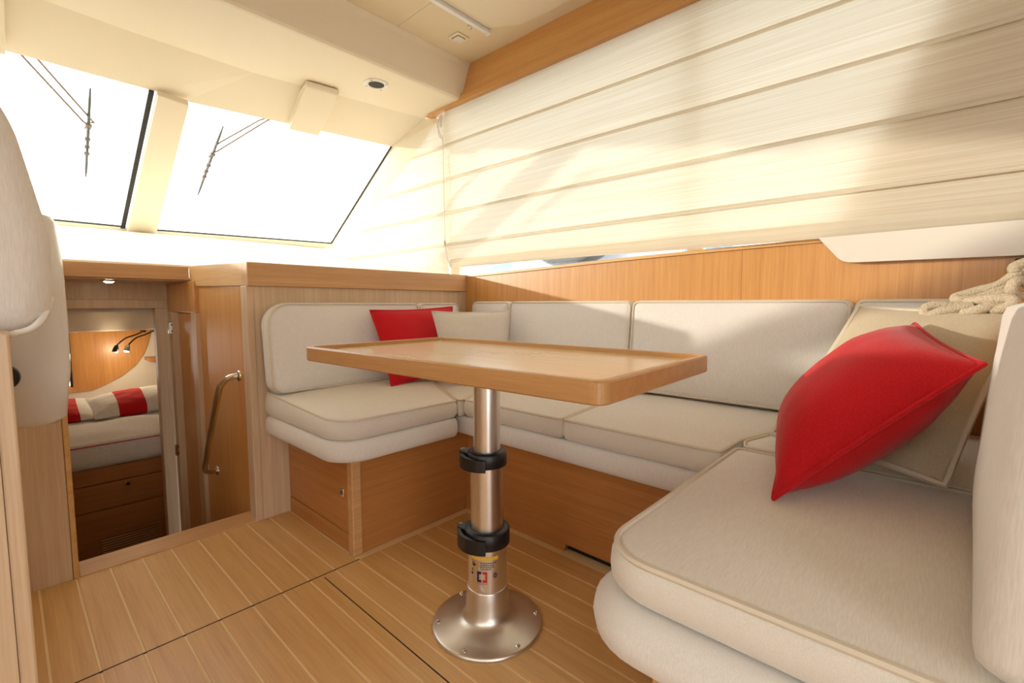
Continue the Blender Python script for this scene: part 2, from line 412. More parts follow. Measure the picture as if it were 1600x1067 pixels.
# cabin port light: bright strip at the left
wn = struct('window_3', BX(0.235, 0.30, 4.632, 4.640, 0.25, 0.645, bev=0.003), emit('daylit porthole', (1, 0.98, 0.95, 1), 3.0))
mesh_obj('window_frame', BX(0.30, 0.315, 4.625, 4.648, 0.24, 0.65, bev=0.003), 'dark', wn)

# ---- starboard side
side = [(-1.6, 1.045), (0.28, 1.041), (0.64, 1.035), (1.0, 1.026), (1.4, 1.012), (1.7, 1.003), (1.93, 0.998)]
pts = [(XS, y, z - 0.012) for y, z in side] + [(XS, 1.93, -0.1), (XS, -1.6, -0.1)]
ws = struct('wall_starboard', prism(pts, (0.035, 0, 0)), 'golden')
mesh_obj('sill', prism([(XS - 0.008, y, z - 0.012) for y, z in side] + [(XS - 0.008, y, z) for y, z in reversed(side)], (0.09, 0, 0)), 'capy', ws)
mesh_obj('panel_joint', BX(XS - 0.0006, XS + 0.001, 0.51, 0.5112, 0.84, 1.022), 'goldx', ws)
bm = bmesh.new(); box(bm, XS + 0.02, XS + 0.06, -1.6, 1.93, 1.87, 2.1); prism([(XS + 0.02, -1.6, 1.0), (XS + 0.02, 0.30, 1.0), (XS + 0.02, 0.26, 1.06), (XS + 0.02, -0.06, 1.88), (XS + 0.02, -1.6, 1.88)], (0.04, 0, 0), bm)
struct('wall_starboard_upper', bm, 'cream')
wf4 = struct('wall_starboard_forward', prism([(XS + 0.02, 1.93, -0.1), (XS + 0.02, 3.7, -0.1), (XS + 0.02, 3.7, 1.02), (XS + 0.02, 1.93, 1.0)], (0.04, 0, 0)), 'cream')
# side windows: pane and frames
w1 = struct('window_4', BX(XS + 0.055, XS + 0.06, -0.36, 2.02, 1.0, 1.9), 'glass')
mesh_obj('window_frame', BX(XS + 0.03, XS + 0.075, 2.0, 2.075, 1.0, 1.9, bev=0.004), 'cream', w1)
mesh_obj('window_frame', BX(XS + 0.045, XS + 0.075, 0.66, 0.72, 1.0, 1.9, bev=0.004), 'cream', w1)
w5 = struct('window_5', prism([(XS + 0.055, 2.08, 1.0), (XS + 0.055, 3.40, 1.0), (XS + 0.055, 3.40, 1.2), (XS + 0.055, 2.12, 1.88), (XS + 0.055, 2.08, 1.9)], (0.005, 0, 0)), 'glass')
# rounded white window surround over the aft end of the panel
ps = round_poly([(0.292, 1.045), (0.225, 0.962), (-0.6, 0.955), (-0.6, 1.045)], [0.004, 0.05, 0.002, 0.002], 6, 1)
ts = struct('trim_3', prism([(XS - 0.03, p.x, p.y) for p in ps], (0.03, 0, 0), bev=0.002), 'offwhite')
# wooden valance above the shade
va = struct('trim_4', BX(XS - 0.03, XS + 0.02, -1.6, 1.90, 1.934, 2.07), 'goldy')
mesh_obj('lower_rail', prism([(XS - 0.042, -1.6, 1.888), (XS - 0.042, 2.20, 1.888), (XS - 0.042, 2.12, 1.899), (XS - 0.042, 1.90, 1.93), (XS - 0.042, -1.6, 1.93)], (0.062, 0, 0), bev=0.002), 'goldy', va)

# ---- ceiling
ce = struct('ceiling', BX(-1.95, XS + 0.06, -1.6, 1.834, 2.06, 2.10), 'ceil')
mesh_obj('panel_seam', BX(1.2485, 1.2515, -0.2, 1.834, 2.0585, 2.0605), 'pipe', ce)
hb = catmull([(0.1, 1.50), (1.45, 1.50), (1.60, 1.47), (1.58, 1.30), (1.60, 0.7), (1.6, 0.0), (0.1, 0.0)], 6)
mesh_obj('hatch_liner', prism([(p.x, p.y, 2.0605) for p in [Vector((0.1, 1.545)), Vector((1.52, 1.545)), Vector((1.60, 1.42)), Vector((1.61, 1.25)), Vector((1.615, 1.0)), Vector((1.615, -0.6)), Vector((0.1, -0.6))]], (0, 0, -0.006), bev=0.002), 'cream', ce)
# dropped soffit over the windscreen: aft fascia and flat underside
ed = [(-2.0, 2.30), (-0.9, 2.36), (0.16, 2.37), (0.39, 2.388), (0.853, 2.388), (1.255, 2.315), (1.72, 2.242)]
prof = [(1.834, 2.10), (1.834, 2.058)] + [(1.846 + 0.052 * (k / 6), 2.04 - 0.12 * (k / 6)) for k in range(7)] + [(1.905, 1.908), (1.916, 1.9015), (1.93, 1.90)]
bm = bmesh.new()
NX = [-2.0, -0.9, 0.16, 0.39, 0.853, 1.255, XS - 0.012]
prev = None
for i, x in enumerate(NX):
    row = [bm.verts.new((x, y, z)) for y, z in prof] + [bm.verts.new((x, ed[i][1], 1.90)), bm.verts.new((x, ed[i][1], 2.10))]
    if prev:
        for k in range(len(row) - 1): bm.faces.new((prev[k], prev[k + 1], row[k + 1], row[k]))
        bm.faces.new((prev[-1], prev[0], row[0], row[-1]))
    else: bm.faces.new(row)
    prev = row
bm.faces.new(prev)
sf = struct('ceiling_soffit', bm, 'cream')
mesh_obj('end_joint', BX(XS - 0.012, XS - 0.0105, 1.834, 1.91, 1.905, 2.058), 'dark', sf)

# ---- windscreen: band, mullions, pillars, panes
top = [(-2.0, 2.45, 1.80), (-0.72, 2.673, 1.80), (0.16, 2.673, 1.80), (0.518, 2.673, 1.80), (0.642, 2.696, 1.80), (1.10, 2.615, 1.798), (1.656, 2.516, 1.795), (1.72, 2.10, 1.868)]
ce_ = [(-2.0, 2.30, 1.9), (-0.72, 2.362, 1.9), (0.16, 2.37, 1.9), (0.39, 2.388, 1.9), (0.853, 2.388, 1.9), (1.255, 2.315, 1.9), (1.70, 2.245, 1.9), (1.72, 2.238, 1.9)]
bm = bmesh.new()
T = [bm.verts.new(p) for p in top]; Cc = [bm.verts.new((p[0], p[1] - 0.004, p[2] + 0.003)) for p in ce_]
for k in range(7): bm.faces.new((T[k], T[k + 1], Cc[k + 1], Cc[k]))
# pillar
P1 = T[6]; P2 = T[7]; P3 = bm.verts.new((1.709, 3.423, 1.30)); P4 = bm.verts.new((1.715, 3.165, 1.232)); P5 = bm.verts.new((1.725, 3.42, 1.26))
bm.faces.new((P1, P3, P4, P2)); bm.faces.new((P3, P5, P4))
wsn = struct('wall_windscreen', bm, 'cream')
def quadbar(name, a, b, wa, wb, nrm, depth, mat, parent):
    """bar between two slanted edges, raised along nrm"""
    return mesh_obj(name, prism([a, wa, wb, b], Vector(nrm) * depth, bev=0.004), mat, parent)
nin = Vector((0, -0.473, -0.881))
quadbar('mullion', (0.527, 2.66, 1.807), (0.527, 3.69, 1.252), (0.648, 2.67, 1.80), (0.668, 3.68, 1.258), nin, 0.035, 'cream', wsn)
quadbar('mullion', (-0.85, 2.64, 1.807), (-0.87, 3.67, 1.252), (-0.73, 2.65, 1.80), (-0.73, 3.68, 1.258), nin, 0.035, 'cream', wsn)
# sill under the panes and dash
bm = bmesh.new()
b0 = [(-2.0, 3.30), (-0.86, 3.61), (0.519, 3.61), (0.663, 3.622), (1.709, 3.423), (1.78, 3.42)]
v0 = [bm.verts.new((x, y, 1.30)) for x, y in b0]; v1 = [bm.verts.new((x, y + 0.03, 1.262)) for x, y in b0]
for k in range(5): bm.faces.new((v0[k], v0[k + 1], v1[k + 1], v1[k]))
mesh_obj('sill', bm, 'dash', wsn)
bm = bmesh.new()
def dz(y): return 1.0 + (y - 1.93) * (0.265 / 1.7)
# dash: starboard part rises from the bulkhead cap, port part from the header
def dq(*p): bm.faces.new([bm.verts.new(q) for q in p])
dq((0.63, 1.95, 0.996), (XS + 0.03, 1.95, 0.996), (XS + 0.03, 2.73, 1.03), (0.63, 2.73, 1.03))
dq((-2.0, 2.728, 1.03), (XS + 0.03, 2.728, 1.03), (XS + 0.03, 3.48, 1.225), (1.70, 3.46, 1.262), (0.663, 3.66, 1.268), (-2.0, 3.66, 1.268))
r = bmesh.ops.extrude_face_region(bm, geom=list(bm.faces)); bmesh.ops.translate(bm, vec=(0, 0, -0.015), verts=[e for e in r['geom'] if isinstance(e, bmesh.types.BMVert)])
struct('wall_dash', bm, 'dash')
# helm console block port of the companionway
struct('wall_console', BX(-1.9, 0.06, YF + 0.03, 2.73, 0.98, 1.02), 'dash')
def pane(name, q, nrm):
    o = struct(name, prism(q, Vector(nrm) * -0.006), 'glass')
    g = bmesh.new(); cen = sum((Vector(p) for p in q), Vector()) / 4
    for k in (0, 1, 3):
        a, b = Vector(q[k]), Vector(q[(k + 1) % 4]); d = (b - a).normalized(); ins = (cen - (a + b) / 2); ins -= d * ins.dot(d); ins.normalize()
        prism([a, b, b + ins * 0.009, a + ins * 0.009], Vector(nrm) * 0.006, g)
    mesh_obj('gasket', g, 'gasket', o); return o
n2 = (Vector((1.709, 3.423, 1.3)) - Vector((0.663, 3.618, 1.3))).cross(Vector((0.642, 2.696, 1.8)) - Vector((0.663, 3.618, 1.3))).normalized()
if n2.z > 0: n2 = -n2
p1 = pane('window_1', [(-0.73, 3.60, 1.3), (0.519, 3.60, 1.3), (0.518, 2.673, 1.8), (-0.73, 2.673, 1.8)], nin)
mesh_obj('dark_reveal', prism([(0.500, 3.61, 1.295), (0.521, 3.61, 1.295), (0.520, 2.673, 1.80), (0.500, 2.673, 1.80)], nin * 0.008), 'gasket', p1)
p2 = pane('window_2', [(0.663, 3.618, 1.3), (1.709, 3.423, 1.3), (1.656, 2.516, 1.795), (0.642, 2.696, 1.8)], n2)
pane('window_6', [(-1.95, 3.30, 1.3), (-0.87, 3.60, 1.3), (-0.85, 2.67, 1.8), (-1.95, 2.46, 1.8)], nin)
# ---- port side and stern (behind the camera): windows let the daylight in, solid parts shaped to block it
bm = bmesh.new()
box(bm, -1.95, -1.91, -1.6, 3.5, -0.1, 1.0); box(bm, -1.95, -1.91, -1.6, 2.4, 1.85, 2.1)
for y in (-1.6, -0.4): box(bm, -1.95, -1.91, y, y + 0.12, 1.0, 1.85)
box(bm, -1.95, -1.91, 0.8, 3.5, 1.0, 1.85)  # unseen forward part made solid to keep the sun off the aft cushions
struct('wall_port', bm, 'cream')
w7 = struct('window_7', BX(-1.935, -1.93, -1.6, 0.82, 1.0, 1.9), 'glass')
bm = bmesh.new()
box(bm, -1.95, -1.2, -1.64, -1.6, -0.1, 2.1); box(bm, 0.0, 1.77, -1.64, -1.6, -0.1, 2.1); box(bm, -1.95, 1.77, -1.64, -1.6, 1.98, 2.1)  # unseen stern wall, opening narrowed to dim the light from aft
struct('wall_aft', bm, 'cream')
# ================================================================== FURNITURE
# ---- settee bases
def latch(parent, x, y, z, face, s=0.011):
    if face == 'x':
        l = mesh_obj('push_latch', BX(x - 0.003, x + 0.002, y - s, y + s, z - s * 1.3, z + s * 1.3, bev=0.002), 'chrome', parent)
        mesh_obj('button', lathe([(s * 0.6, -0.002), (s * 0.6, 0.0), (s * 0.3, 0.001)], (x - 0.0035, y, z), 'x', 16), 'greyprint', l)
    else:
        l = mesh_obj('push_latch', BX(x - s, x + s, y - 0.003, y + 0.002, z - s, z + s, bev=0.002), 'chrome', parent)
        mesh_obj('button', lathe([(s * 0.6, -0.002), (s * 0.6, 0.0), (s * 0.3, 0.001)], (x, y - 0.0035, z), 'y', 16), 'dark', l)
    return l
t = thing('settee_base', 'golden veneer settee base with hatch door beside the companionway bulkhead', 'settee base', (0.95, 1.65, 0), 'settee bases')
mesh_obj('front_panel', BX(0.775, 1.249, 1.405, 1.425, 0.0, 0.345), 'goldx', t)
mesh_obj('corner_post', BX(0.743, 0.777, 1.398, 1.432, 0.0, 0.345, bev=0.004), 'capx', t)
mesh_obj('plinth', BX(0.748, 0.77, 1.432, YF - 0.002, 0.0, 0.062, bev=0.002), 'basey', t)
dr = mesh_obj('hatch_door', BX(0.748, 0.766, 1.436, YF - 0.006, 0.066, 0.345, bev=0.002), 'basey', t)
mesh_obj('carcass', BX(0.768, 1.25, 1.43, YF - 0.002, 0.01, 0.338), 'dark', t)
latch(dr, 0.748, 1.475, 0.20, 'x')
bandpts = [(0.665, YF - 0.004), (0.665, 1.335), (1.150, 1.335), (1.150, YF - 0.004)]
cushion('upholstered_rail', bandpts, [0.004, 0.11, 0.003, 0.003], 0.338, 0.408, 0.012, 0, 'seat', parent=t, piping=False, bulge=0.004)
t = thing('settee_base', 'long golden veneer settee base with toe notch along the starboard side', 'settee base', (1.45, 0.9, 0), 'settee bases')
prof = [(1.25, 1.42, 0.0), (1.25, 0.908, 0.0), (1.25, 0.900, 0.026), (1.25, 0.42, 0.026), (1.25, 0.42, 0.345), (1.25, 1.42, 0.345)]
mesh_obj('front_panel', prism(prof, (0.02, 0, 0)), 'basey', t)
mesh_obj('carcass', BX(1.272, 1.69, 0.40, 1.40, 0.0, 0.338), 'dark', t)
cushion('upholstered_rail', [(1.153, YF - 0.004), (1.180, 1.335), (1.180, 0.30), (1.68, 0.30), (1.68, YF - 0.004)], [0.003] * 5, 0.338, 0.408, 0.012, 0, 'seat', parent=t, piping=False, bulge=0.003)
t = thing('settee_base', 'golden veneer settee base under the aft seat cushion near the doorway', 'settee base', (1.1, 0.1, 0), 'settee bases')
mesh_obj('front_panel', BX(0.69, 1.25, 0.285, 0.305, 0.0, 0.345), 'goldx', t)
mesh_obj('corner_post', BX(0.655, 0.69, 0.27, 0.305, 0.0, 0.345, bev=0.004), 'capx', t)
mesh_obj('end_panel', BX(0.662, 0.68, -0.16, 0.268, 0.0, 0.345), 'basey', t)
mesh_obj('carcass', BX(0.69, 1.68, -0.16, 0.28, 0.01, 0.338), 'dark', t)
cushion('upholstered_rail', [(0.565, -0.165), (0.565, 0.385), (1.176, 0.385), (1.176, -0.165)], [0.003, 0.10, 0.003, 0.003], 0.325, 0.405, 0.02, 0, 'seat', parent=t, piping=False, bulge=0.014)

# ---- seat cushions
ZT = 0.475
def stilt_y(u, v): return max(0, (v - 1.34)) * 0.05
def stilt_x(u, v): return max(0, (u - 1.18)) * 0.06
c = cushion('seat_cushion', [(0.668, YF - 0.006), (0.668, 1.34), (1.147, 1.342), (1.31, 1.70), (1.31, YF - 0.006)], [0.005, 0.10, 0.012, 0.02, 0.005], 0.409, ZT, 0.014, 0.012, 'seattop', base=(0.9, 1.65, 0.409), tilt=stilt_y)
tag(c, 'ivory seat cushion with rounded end in front of the forward bulkhead', 'cushion', 'settee seat cushions')
c = cushion('seat_cushion', [(1.156, 1.343), (1.19, 1.343), (1.66, 1.55), (1.66, YF - 0.006), (1.318, YF - 0.006), (1.318, 1.70)], [0.006, 0.006, 0.02, 0.01, 0.01, 0.02], 0.409, ZT, 0.012, 0.010, 'seattop', base=(1.45, 1.7, 0.409), tilt=stilt_x)
tag(c, 'ivory corner seat cushion under the two small pillows', 'cushion', 'settee seat cushions')
c = cushion('seat_cushion', [(1.182, 0.876), (1.66, 0.876), (1.66, 1.545), (1.182, 1.337)], [0.02, 0.01, 0.01, 0.014], 0.409, ZT, 0.014, 0.010, 'seattop', base=(1.42, 1.1, 0.409), tilt=stilt_x)
tag(c, 'ivory starboard seat cushion behind the table pedestal', 'cushion', 'settee seat cushions')
c = cushion('seat_cushion', [(1.182, 0.385), (1.30, 0.372), (1.66, 0.22), (1.66, 0.872), (1.182, 0.872)], [0.01, 0.03, 0.02, 0.01, 0.02], 0.409, ZT, 0.014, 0.010, 'seattop', base=(1.42, 0.6, 0.409), tilt=stilt_x)
tag(c, 'ivory starboard seat cushion between the pedestal and the large red pillow', 'cushion', 'settee seat cushions')
c = cushion('seat_cushion', [(1.255, 0.352), (1.30, 0.366), (1.66, 0.214), (1.66, -0.15), (1.255, -0.15)], [0.008, 0.02, 0.02, 0.01, 0.01], 0.409, ZT, 0.012, 0.010, 'seattop', base=(1.45, 0.15, 0.409), tilt=stilt_x)
tag(c, 'ivory corner seat cushion beneath the large beige pillow', 'cushion', 'settee seat cushions')
c = cushion('seat_cushion', [(0.585, -0.15), (1.25, -0.15), (1.25, 0.370), (0.585, 0.370)], [0.01, 0.01, 0.012, 0.085], 0.409, ZT, 0.016, 0.010, 'seattop', base=(0.9, 0.15, 0.409), piper=0.005)
tag(c, 'broad ivory seat cushion with rounded corner carrying the large red pillow', 'cushion', 'settee seat cushions')

# ---- back cushions: local frame (u along, v up, w out of the backrest)
def frame(o, u, v):
    u = Vector(u).normalized(); v = Vector(v).normalized(); wv = u.cross(v).normalized()
    m = Matrix((u, v, wv)).transposed().to_4x4(); m.translation = Vector(o); return m
FB = frame((0, 1.872, 0.482), (1, 0, 0), (0, 0.04, 0.36))     # w points to -Y
H = 0.358
def back(u0, u1, rad, F, label, base, t=0.075, h0=0.017, crown=0.014, pipe=True):
    c = cushion('back_cushion', [(u0, h0), (u1, h0), (u1, H), (u0, H)], rad, 0.0, t, 0.02, crown, 'seat', frame=F, base=base, bulge=0.004, piping=pipe)
    return tag(c, label, 'cushion', 'settee back cushions')
back(0.657, 1.343, [0.05, 0.008, 0.015, 0.085], FB, 'ivory back cushion with big rounded corner on the forward bulkhead', (1.0, 1.85, 0.482))
back(1.348, 1.59, [0.008, 0.008, 0.015, 0.015], FB, 'narrow ivory back cushion in the forward corner behind the red pillow', (1.47, 1.85, 0.482))
FS = frame((1.676, 0, 0.490), (0, -1, 0), (0.034, 0, 0.35))   # w points to -X
back(-1.78, -1.525, [0.008, 0.008, 0.015, 0.015], FS, 'narrow ivory back cushion behind the pale grey pillow', (1.66, 1.65, 0.49))
back(-1.520, -0.882, [0.008, 0.008, 0.015, 0.015], FS, 'ivory starboard back cushion beside the pale grey pillow', (1.66, 1.2, 0.49))
back(-0.877, -0.190, [0.008, 0.008, 0.015, 0.015], FS, 'ivory starboard back cushion below the panel joint, clear of pillows', (1.66, 0.5, 0.49))
back(-0.185, 0.04, [0.008, 0.008, 0.015, 0.015], FS, 'ivory starboard back cushion behind the large beige pillow', (1.66, 0.1, 0.49))
FA = frame((0, -0.100, 0.478), (-1, 0.035, 0), (0, -0.024, 0.36))   # w points to +Y
back(-1.25, -0.60, [0.01, 0.01, 0.03, 0.02], FA, 'ivory back cushion of the aft seat, seen end on', (1.1, -0.1, 0.482), t=0.085, crown=0.006, pipe=False, h0=0.006)
wa = struct('wall_settee_aft', BX(0.60, 1.70, -0.20, -0.178, 0.0, 0.84, bev=0.003), 'golden')

# ---- table
tb = thing('pedestal_table', 'wooden fiddle-edged table on a telescopic aluminium pedestal', 'table', (0.822, 0.844, 0))
rot = Matrix.Rotation(math.radians(2.6), 4, 'Z'); ctr = Vector((0.822, 0.836, 0))
def tp(x, y, z): return ctr + rot @ Vector((x, y, 0)) + Vector((0, 0, z))
hx, hy = 0.250, 0.462
zt = 0.725; th = 0.038
def rrect(hx, hy, r, seg=8): return round_poly([(-hx, -hy), (hx, -hy), (hx, hy), (-hx, hy)], r, seg, 10)
mesh_obj('table_top', prism([tp(p.x, p.y, zt - 0.011) for p in rrect(hx - 0.016, hy - 0.016, 0.012)], (0, 0, -0.02)), 'tabletop', tb)
o1, i1 = rrect(hx, hy, 0.026), rrect(hx - 0.017, hy - 0.017, 0.012)
bm = bmesh.new()
rr = []
for ring, z in ((i1, zt - 0.012), (i1, zt - 0.001), (offset_poly(i1, -0.002), zt), (offset_poly(o1, 0.0025), zt), (o1, zt - 0.003), (o1, zt - th + 0.003), (offset_poly(o1, 0.003), zt - th), (i1, zt - th)):
    rr.append([bm.verts.new(tp(p.x, p.y, z)) for p in ring])
for A, B in zip(rr, rr[1:] + rr[:1]):
    for k in range(len(A)): bm.faces.new((A[k], A[(k + 1) % len(A)], B[(k + 1) % len(A)], B[k]))
mesh_obj('fiddle_rim', bm, 'rimy', tb)
mesh_obj('underside', prism([tp(p.x, p.y, zt - 0.031) for p in rrect(hx - 0.016, hy - 0.016, 0.012)], (0, 0, -0.005)), 'rimx', tb)
pc = (0.822, 0.844, 0)
ped = mesh_obj('pedestal_base', lathe([(0.144, 0.0), (0.1455, 0.003), (0.1445, 0.008), (0.140, 0.011), (0.11, 0.016), (0.085, 0.021), (0.068, 0.028), (0.061, 0.037), (0.0575, 0.05), (0.056, 0.075), (0.0535, 0.107), (0.0525, 0.110), (0.05, 0.111)], pc, 'z', 72), 'aludark', tb, True)
for k in range(6):
    a = 2 * PI * k / 6 + 0.35
    mesh_obj('screw', lathe([(0.0062, 0.0), (0.006, 0.002), (0.004, 0.0036), (0.001, 0.003)], (pc[0] + 0.130 * math.cos(a), pc[1] + 0.130 * math.sin(a), 0.0125), 'z', 14), 'chrome', ped)
low = mesh_obj('lower_tube', lathe([(0.0505, 0.108), (0.0505, 0.235)], pc, 'z', 64), 'alu', tb, True)
mesh_obj('middle_tube', lathe([(0.0425, 0.22), (0.0425, 0.45)], pc, 'z', 64), 'alu', tb, True)
mesh_obj('upper_tube', lathe([(0.0345, 0.41), (0.0345, 0.69)], pc, 'z', 64), 'alu', tb, True)
def clamp(z0, z1, ri, ro):
    cl = mesh_obj('clamp_collar', lathe([(ri, z0 + 0.004), (ro - 0.003, z0), (ro, z0 + 0.003), (ro, z1 - 0.004), (ro - 0.004, z1), (ri + 0.002, z1), (ri, z1 - 0.003)], pc, 'z', 48), 'black', tb, True)
    # lever wraps round the side that faces the companionway
    import math as m
    a0, a1 = m.radians(118), m.radians(222)
    bm = bmesh.new(); N = 14; prev = None
    for k in range(N + 1):
        a = a0 + (a1 - a0) * k / N; f = 1 - k / N
        rin = ro - 0.002 + 0.012 * m.sin(PI * min(1, f * 1.1) * 0.5); rout = rin + 0.009
        zz0 = z0 - 0.004 + 0.004 * f; zz1 = z1 - 0.012 + 0.008 * f
        row = [bm.verts.new((pc[0] + r_ * m.cos(a), pc[1] + r_ * m.sin(a), z_)) for r_, z_ in ((rin, zz0), (rout, zz0), (rout, zz1), (rin, zz1))]
        if prev:
            for q in range(4): bm.faces.new((prev[q], prev[(q + 1) % 4], row[(q + 1) % 4], row[q]))
        else: bm.faces.new(row)
        prev = row
    bm.faces.new(prev)
    lv = mesh_obj('lever', bm, 'black', cl)
    # hinge lug
    a = m.radians(122); ux, uy = m.cos(a), m.sin(a)
    lug = [(ro - 0.012, -0.03), (ro + 0.012, -0.012), (ro + 0.022, 0.004), (ro + 0.016, 0.014), (ro - 0.008, 0.03)]
    mesh_obj('lug', prism([(pc[0] + r_ * ux - s_ * uy, pc[1] + r_ * uy + s_ * ux, z0 + 0.004) for r_, s_ in lug], (0, 0, z1 - z0 - 0.006), bev=0.002), 'black', cl)
    mesh_obj('hinge_pin', lathe([(0.004, 0.0), (0.004, 0.0025), (0.002, 0.004)], (pc[0] + (ro + 0.012) * ux, pc[1] + (ro + 0.012) * uy, z1 - 0.003), 'z', 12), 'chrome', cl)
clamp(0.430, 0.468, 0.0345, 0.0515)
clamp(0.222, 0.266, 0.0425, 0.0590)
# printed label on the lower tube; angle 0 faces the camera
R0 = 0.0508
fa = math.atan2(-pc[1], -pc[0])
def wrap(s, z, lift=0.0): a = fa + s / R0; return Vector((pc[0] + (R0 + lift) * math.cos(a), pc[1] + (R0 + lift) * math.sin(a), z))
def decal(name, polys, mat):
    bm = bmesh.new()
    for poly in polys:
        # split wide shapes into short spans so that they follow the tube
        vs = [bm.verts.new((s, z, 0)) for s, z in poly]; bm.faces.new(vs)
    bmesh.ops.triangulate(bm, faces=bm.faces)
    bmesh.ops.subdivide_edges(bm, edges=bm.edges, cuts=3, use_grid_fill=True)
    for v in bm.verts: v.co = wrap(v.co.x - 0.006, 0.123 + (v.co.y - 0.119) * 1.25, 0.0004)
    return mesh_obj(name, bm, mat, low)
def rect(s0, s1, z0, z1): return [(s0, z0), (s1, z0), (s1, z1), (s0, z1)]
def rects(s0, s1, z0, z1, n): return [rect(s0 + (s1 - s0) * k / n, s0 + (s1 - s0) * (k + 1) / n, z0, z1) for k in range(n)]
decal('yellow_band', rects(-0.042, 0.035, 0.179, 0.187, 10), 'yellow')
decal('logo_navy', [rect(-0.021, -0.016, 0.136, 0.152), rect(-0.021, -0.0095, 0.150, 0.155), rect(-0.021, -0.0095, 0.133, 0.138)], 'navy')
decal('logo_red', [rect(0.001, 0.0055, 0.136, 0.152), rect(-0.006, 0.0055, 0.150, 0.155), rect(-0.006, 0.0055, 0.133, 0.138)], 'redprint')
lines = []
for i, L in enumerate((0.036, 0.034, 0.035, 0.024)):
    s = -0.012; zz = 0.1735 - i * 0.0042; random.seed(i)
    while s < -0.012 + L:
        wd = random.uniform(0.003, 0.006); lines.append(rect(s, s + wd, zz - 0.0010, zz + 0.0010)); s += wd + 0.0013
decal('small_print', lines, 'greyprint')
decal('hand_symbol', [[(-0.036, 0.1665), (-0.030, 0.164), (-0.0225, 0.1685), (-0.029, 0.1685)], [(-0.0315, 0.167), (-0.029, 0.167), (-0.0295, 0.177)], [(-0.035, 0.167), (-0.032, 0.167), (-0.037, 0.176)], [(-0.030, 0.166), (-0.028, 0.168), (-0.022, 0.170)]], 'dark')
def disc(s, z, r, n=16): return [(s + r * math.cos(2 * PI * k / n), z + r * math.sin(2 * PI * k / n)) for k in range(n)]
decal('round_mark', [[p, q, r_, t_] for p, q, r_, t_ in [(disc(0.026, 0.147, 0.0055)[k], disc(0.026, 0.147, 0.0055)[(k + 1) % 16], disc(0.026, 0.147, 0.0035)[(k + 1) % 16], disc(0.026, 0.147, 0.0035)[k]) for k in range(16)]] + [rect(0.0255, 0.028, 0.1455, 0.149)], 'navy')
decal('round_mark', [disc(-0.037, 0.148, 0.003), disc(-0.0365, 0.1555, 0.0022)], 'navy')
decal('silver_dot', [disc(-0.007, 0.119, 0.0045)], 'silverdot')
cu = bpy.data.curves.new('brand_text', 'FONT'); cu.body = 'OSCULATI'; cu.size = 0.0062; cu.align_x = 'CENTER'; cu.resolution_u = 2; cu.space_character = 1.05
to = bpy.data.objects.new('brand_text_source', cu); COL.objects.link(to)
bpy.context.view_layer.update()
me = bpy.data.meshes.new_from_object(to.evaluated_get(bpy.context.evaluated_depsgraph_get()))
bpy.data.objects.remove(to)
bm = bmesh.new(); bm.from_mesh(me); bpy.data.meshes.remove(me)
for v in bm.verts: v.co = wrap(v.co.x - 0.013, v.co.y + 0.1345, 0.0005)
mesh_obj('brand_text', bm, 'redprint', low)

# ---- pillows
o = pillow('throw_pillow', (0.913, 0.205, 0.494), (1.245, 0.275, 0.560), (1.440, 0.045, 0.795), (1.085, -0.055, 0.742), 0.19, 'red', base=(1.1, 0.15, 0.49), trim='red', bow=0.05, seed=3, nsign=1, trimr=0.005)
tag(o, 'large red throw pillow leaning over the aft seat cushion', 'pillow', 'throw pillows')
o = pillow('throw_pillow', (1.165, -0.02, 0.505), (1.29, 0.30, 0.515), (1.60, 0.17, 0.835), (1.52, -0.14, 0.825), 0.10, 'linen', base=(1.35, 0.05, 0.49), trim='pipe', bow=0.05, seed=8, nsign=-1, trimr=0.007)
tag(o, 'large beige linen pillow behind the large red pillow', 'pillow', 'throw pillows')
o = pillow('throw_pillow', (1.07, 1.66, 0.502), (1.43, 1.70, 0.51), (1.50, 1.78, 0.828), (1.035, 1.755, 0.815), 0.10, 'red', base=(1.28, 1.7, 0.5), trim='red', bow=0.05, seed=5, nsign=1, trimr=0.004)
tag(o, 'small red throw pillow against the forward back cushion', 'pillow', 'throw pillows')
o = pillow('throw_pillow', (1.265, 1.545, 0.505), (1.50, 1.40, 0.515), (1.575, 1.465, 0.81), (1.295, 1.675, 0.808), 0.09, 'linenl', base=(1.43, 1.5, 0.5), trim='linenl', bow=0.05, seed=11, nsign=1, trimr=0.004)
tag(o, 'pale grey linen pillow in front of the small red pillow', 'pillow', 'throw pillows')

